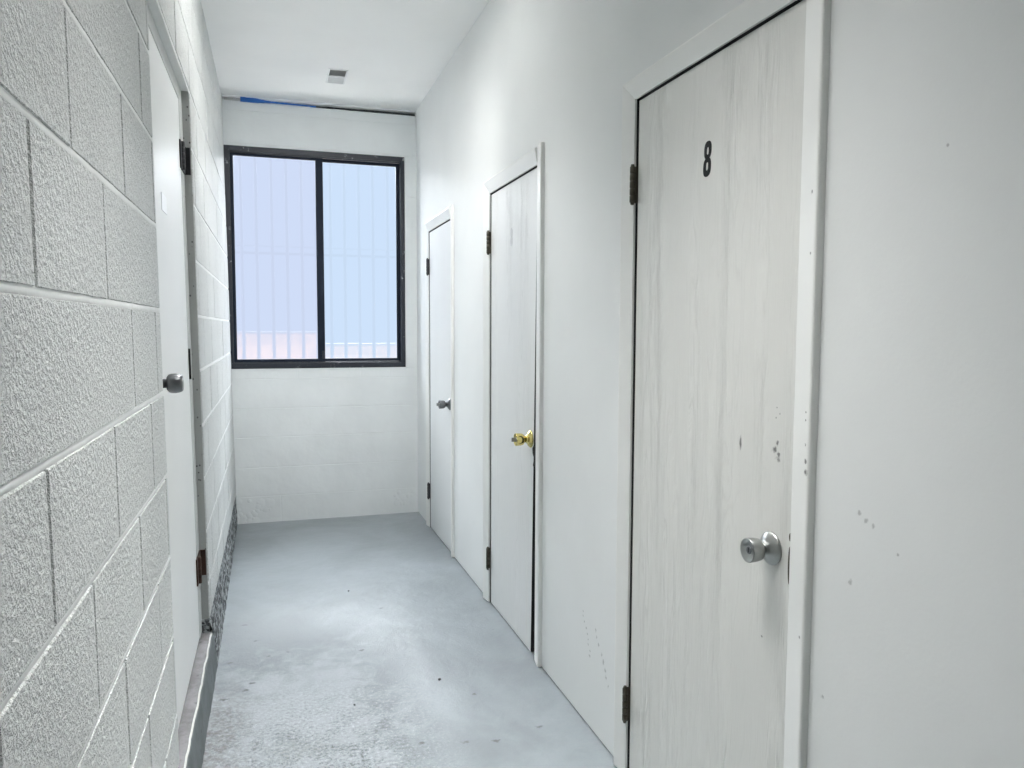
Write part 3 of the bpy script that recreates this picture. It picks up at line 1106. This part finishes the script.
# outside: paving and a warm low wall beyond the window
bm = MB().quadbox(-14, 14, YE + 0.21, YE + 26, -0.5, -0.3)
tag(bm.build('ground_outside', M['ground']), 'pale paving outside beyond the window', 'ground', kind='structure')
bm = MB().quadbox(-2.6, 0.44, YE + 2.6, YE + 2.8, -0.3, 1.25, bevel=0.02)
bm.quadbox(0.44, 3.2, YE + 2.6, YE + 2.8, -0.3, 1.13, bevel=0.02)
bm.quadbox(-2.6, 0.44, YE + 2.585, YE + 2.815, 1.25, 1.262, mi=1)
bm.quadbox(0.44, 3.2, YE + 2.585, YE + 2.815, 1.13, 1.142, mi=1)
tag(bm.build('garden_wall', [M['stucco'], M['glare_cap']]), 'low warm terracotta garden wall glowing through the bottom of the frosted window', 'wall', kind='structure')
# ------------------------------------------------------------------ gap under the ceiling at the end wall: strip, blue sheet, cable
bm = MB()
ny = 60
A, B_ = [], []
prev = None
for i in range(ny + 1):            # ragged white edge of the ceiling board
    x = xl(2.7) + (XR - xl(2.7)) * i / ny
    dz = 0.016 + 0.003 * noise.noise(Vector((x * 9, 1.0, 2.0))) + 0.002 * noise.noise(Vector((x * 40, 1.0, 2.0)))
    if x > 0.35:
        dz *= 0.8
    ring_ = [bm.bm.verts.new(p) for p in ((x, YE + 0.004, ZC + .002), (x, YE + 0.030, ZC + .002), (x, YE + 0.030, ZC - dz), (x, YE + 0.004, ZC - dz))]
    if prev:
        for j in range(4):
            k = (j + 1) % 4
            bm.bm.faces.new([prev[j], prev[k], ring_[k], ring_[j]])
    prev = ring_
tag(bm.build('plaster_strip', M['white_strip']), 'torn white plaster edge along the top of the end wall', 'plaster strip')

bm = MB()                          # blue sheet: a crumpled band, widest near its outer end
prev = None
for i in range(41):
    t = i / 40
    x = -0.165 + 0.47 * t
    c = 2.757 - 0.007 * t
    hh = 0.0045 + 0.0105 * (1.0 if t < 0.16 else math.exp(-((t - 0.16) / 0.16) ** 2)) + 0.0015 * noise.noise(Vector((x * 60, 0, 0)))
    yy = YE - 0.001 + 0.003 * noise.noise(Vector((x * 30, 3, 0)))
    rg = [bm.bm.verts.new(p) for p in ((x, yy - 0.004, c - hh), (x, yy - 0.005, c), (x, yy, c + hh), (x, yy + 0.004, c + hh), (x, yy + 0.004, c - hh))]
    if prev:
        for j in range(5):
            k = (j + 1) % 5
            bm.bm.faces.new([prev[j], prev[k], rg[k], rg[j]])
    prev = rg
tag(bm.build('blue_plastic_strip', M['blue']), 'strip of bright blue plastic sticking out of the gap under the ceiling', 'plastic strip')

bm = MB()
pts, rr = [], []
for i in range(50):
    t = i / 49
    x = 0.27 + (XR - 0.006 - 0.27) * t
    pts.append((x, YE + 0.010 + 0.003 * math.sin(7 * t), 2.750 + 0.003 * math.sin(5.0 * t) + 0.004 * t))
    rr.append(0.0045 + 0.004 * abs(noise.noise(Vector((t * 9, 0, 0)))) + 0.003 * t)
bm.tube(pts, rr, 10)
tag(bm.build('black_cable', M['cable']), 'dark cable lying in the gap on top of the end wall', 'cable')
bm = MB()
pts = []
for i in range(40):
    t = i / 39
    x = 0.40 + (XR - 0.006 - 0.40) * t
    pts.append((x, YE + 0.002, 2.764 - 0.003 * math.sin(6 * t)))
bm.tube(pts, 0.0028, 8)
tag(bm.build('thin_cable', M['vent_fin']), 'thin grey wire running above the dark cable', 'cable')
bm = MB()
pts = [(-0.262 + 0.11 * i / 24, YE + 0.004 + 0.003 * math.sin(i * 1.1), 2.752 + 0.0035 * math.cos(i * 1.1)) for i in range(25)]
bm.tube(pts, 0.0042, 8)
pts = [(-0.262 + 0.11 * i / 24, YE + 0.004 - 0.003 * math.sin(i * 1.1), 2.752 - 0.0035 * math.cos(i * 1.1)) for i in range(25)]
bm.tube(pts, 0.0042, 8)
tag(bm.build('twisted_wire', M['vent_fin']), 'short twisted grey wire between the block wall and blue strip', 'wire')

# ------------------------------------------------------------------ ceiling vent
r = empty('ceiling_vent', ((VX0 + VX1) / 2, (VY0 + VY1) / 2, ZC))
tag(r, 'small two-bank white air vent set in the ceiling before the window', 'air vent')
f = MB()
w = 0.008
zb, zt_ = ZC - 0.004, ZC + 0.02
f.quadbox(VX0 - w, VX0 + 0.002, VY0 - w, VY1 + w, zb, zt_, bevel=0.001)
f.quadbox(VX1 - 0.002, VX1 + w, VY0 - w, VY1 + w, zb, zt_, bevel=0.001)
f.quadbox(VX0, VX1, VY0 - w, VY0 + 0.002, zb, zt_, bevel=0.001)
f.quadbox(VX0, VX1, VY1 - 0.002, VY1 + w, zb, zt_, bevel=0.001)
ym = VY0 + 0.135
f.quadbox(VX0, VX1, ym - 0.009, ym + 0.009, zb, zt_, bevel=0.001)
f.build('vent_frame', M['vent'], r)
for y0, y1, sg, nm in ((VY0 + .003, ym - .010, 1, 7), (ym + .010, VY1 - .003, -1, 12)):
    f = MB()
    for i in range(nm):
        yc = y0 + (y1 - y0) * (i + .5) / nm
        h = 0.007
        t = 0.0008
        dy = 0.006 * sg
        f.hexa([(VX0, yc - dy - t, ZC - 0.001), (VX1, yc - dy - t, ZC - 0.001), (VX1, yc - dy + t, ZC - 0.001), (VX0, yc - dy + t, ZC - 0.001),
                (VX0, yc + dy - t, ZC + 2 * h), (VX1, yc + dy - t, ZC + 2 * h), (VX1, yc + dy + t, ZC + 2 * h), (VX0, yc + dy + t, ZC + 2 * h)])
    f.build('louvre', M['vent'] if sg < 0 else M['vent_fin'], r)  # darker and lighter colour stand in for how light meets each slant
MB().quadbox(VX0, VX1, VY0, VY1, ZC + 0.022, ZC + 0.03).build('duct', M['dark'], r)

# ------------------------------------------------------------------ grit on the floor
for x, y, s, lb in ((0.571, 2.723, 0.0062, 'single black speck of grit on the floor, nearest the brass-knob door'), (0.250, 2.62, 0.0040, 'tiny dark crumb on the scuffed middle of the floor'), (0.34, 3.80, 0.005, 'tiny dark crumb on the smooth floor toward the window')):
    bm = MB()
    rg = bmesh.ops.create_icosphere(bm.bm, subdivisions=2, radius=s)
    for v in bm.bm.verts:
        v.co *= 1 + 0.35 * noise.noise(v.co * 300)
        v.co.z *= 0.55
        v.co += Vector((x, y, s * 0.5))
    tag(bm.build('grit', M['pebble'], loc=(x, y, 0)), lb, 'grit')

# ------------------------------------------------------------------ light
# unseen fill lamps added to brighten the corridor: a flush panel and two tilted heads
LY0, LY1, LX0, LX1 = 2.74, 3.40, 0.02, 0.38
r = empty('fill_panel', ((LX0 + LX1) / 2, (LY0 + LY1) / 2, ZC))
tag(r, 'unseen fill panel added on the ceiling above the middle door', 'fill light')
f = MB()
bar_w = 0.02
f.quadbox(LX0 - bar_w, LX0, LY0 - bar_w, LY1 + bar_w, ZC - 0.03, ZC, bevel=0.002)
f.quadbox(LX1, LX1 + bar_w, LY0 - bar_w, LY1 + bar_w, ZC - 0.03, ZC, bevel=0.002)
f.quadbox(LX0, LX1, LY0 - bar_w, LY0, ZC - 0.03, ZC, bevel=0.002)
f.quadbox(LX0, LX1, LY1, LY1 + bar_w, ZC - 0.03, ZC, bevel=0.002)
f.build('fill_panel_housing', M['fill_lamp_body'], r)
M['lamp'] = emit('fill_panel_glow', (1.0, 0.99, 0.97), PANEL)
MB().quadbox(LX0, LX1, LY0, LY1, ZC - 0.022, ZC - 0.004).build('fill_diffuser', M['lamp'], r)


def fill_head(y, x, aim, power, spread, lb, sx=0.42, sy=0.24):
    """fill lamp head added out of view: a box on a short arm, its face turned toward the wall"""
    c = Vector((x, y, ZC - 0.14))
    d = (Vector(aim) - c).normalized()
    e = empty('fill_spot', (x, y, ZC))
    tag(e, lb, 'ceiling lamp')
    rot = d.to_track_quat('-Z', 'Y').to_matrix().to_4x4()
    bm = MB()
    bm.quadbox(-sx / 2 - .01, sx / 2 + .01, -sy / 2 - .01, sy / 2 + .01, 0.004, 0.05, bevel=0.006)
    bm.build('fill_lamp_head', M['fill_lamp_body'], e, xf=lambda v: (rot @ v) + c)
    MB().tube([c - d * 0.04, Vector((x, y + 0.02, ZC - 0.02)), Vector((x, y + 0.02, ZC))], 0.010, 10).build('arm', M['fill_lamp_body'], e)
    L = bpy.data.lights.new('fill_lamp', 'AREA')
    L.shape = 'RECTANGLE'
    L.size, L.size_y = sx, sy
    L.energy = power
    L.spread = R_(spread)
    L.color = (1.0, 0.99, 0.97)
    o = bpy.data.objects.new('fill_lamp', L)
    COL.objects.link(o)
    o.matrix_world = Matrix.Translation(c + d * 0.002) @ rot


fill_head(2.92, 0.34, (0.33, YE, 0.55), H1[0], H1[1], 'unseen fill lamp head added on the ceiling, turned toward the window')
fill_head(1.42, 0.36, (0.37, 1.20, 0.0), H2[0], H2[1], 'unseen fill lamp head added on the ceiling above the numbered door', 0.5, 0.85)
fill_head(2.76, 0.36, (0.36, 2.50, 0.0), H3[0], H3[1], 'unseen fill lamp head added on the ceiling beside the brass-knob door')

# bright sky above the yard outside: a broad soft daylight falling in through the window
sun = bpy.data.lights.new('sky_light', 'AREA')
sun.shape = 'RECTANGLE'
sun.size, sun.size_y = 8.0, 4.5
sun.energy = SKY
sun.color = (0.97, 0.985, 1.0)
so = bpy.data.objects.new('sky_light', sun)
COL.objects.link(so)
so.location = (0.6, YE + 4.5, 5.2)
so.rotation_euler = (Vector((0.3, YE, 1.6)) - so.location).to_track_quat('-Z', 'Y').to_euler()

sd = bpy.data.lights.new('sun', 'SUN')
sd.energy = SUN
sd.angle = R_(0.53)
sd.color = (1.0, 0.97, 0.92)
so = bpy.data.objects.new('sun', sd)
COL.objects.link(so)
so.location = (6, 0, 12)
so.rotation_euler = Vector((-0.55, 0.10, -0.83)).to_track_quat('-Z', 'Y').to_euler()

w = bpy.data.worlds.new('World')
SC.world = w
w.use_nodes = True
nt = w.node_tree
bg = nt.nodes['Background']
bg.inputs[0].default_value = (0.55, 0.70, 1.0, 1)
bg.inputs[1].default_value = WORLD

# ------------------------------------------------------------------ camera
cam = bpy.data.cameras.new('camera')
cam.sensor_fit = 'HORIZONTAL'
cam.sensor_width = 36.0
cam.lens = 770.507 / 1024 * 36.0
cam.clip_start = 0.01
co = bpy.data.objects.new('camera', cam)
COL.objects.link(co)
yaw, pitch, roll = 0.3019, 0.0724, 0.0035
cy, sy, cp, sp = math.cos(yaw), math.sin(yaw), math.cos(pitch), math.sin(pitch)
fwd = Vector((sy * cp, cy * cp, -sp))
right = Vector((cy, -sy, 0))
up = right.cross(fwd)
cr, sr = math.cos(roll), math.sin(roll)
rt = cr * right + sr * up
up2 = -sr * right + cr * up
mt = Matrix((rt, up2, -fwd)).transposed()
co.matrix_world = Matrix.Translation((0, 0, CAM_H)) @ mt.to_4x4()
SC.camera = co

SC.view_settings.view_transform = 'Standard'
SC.view_settings.look = 'None'
SC.view_settings.gamma = 1.0
SC.view_settings.exposure = 0.09
SC.view_settings.use_curve_mapping = False
SC.cycles.use_denoising = True
SC.cycles.max_bounces = 16
SC.cycles.diffuse_bounces = 12
SC.cycles.transparent_max_bounces = 12
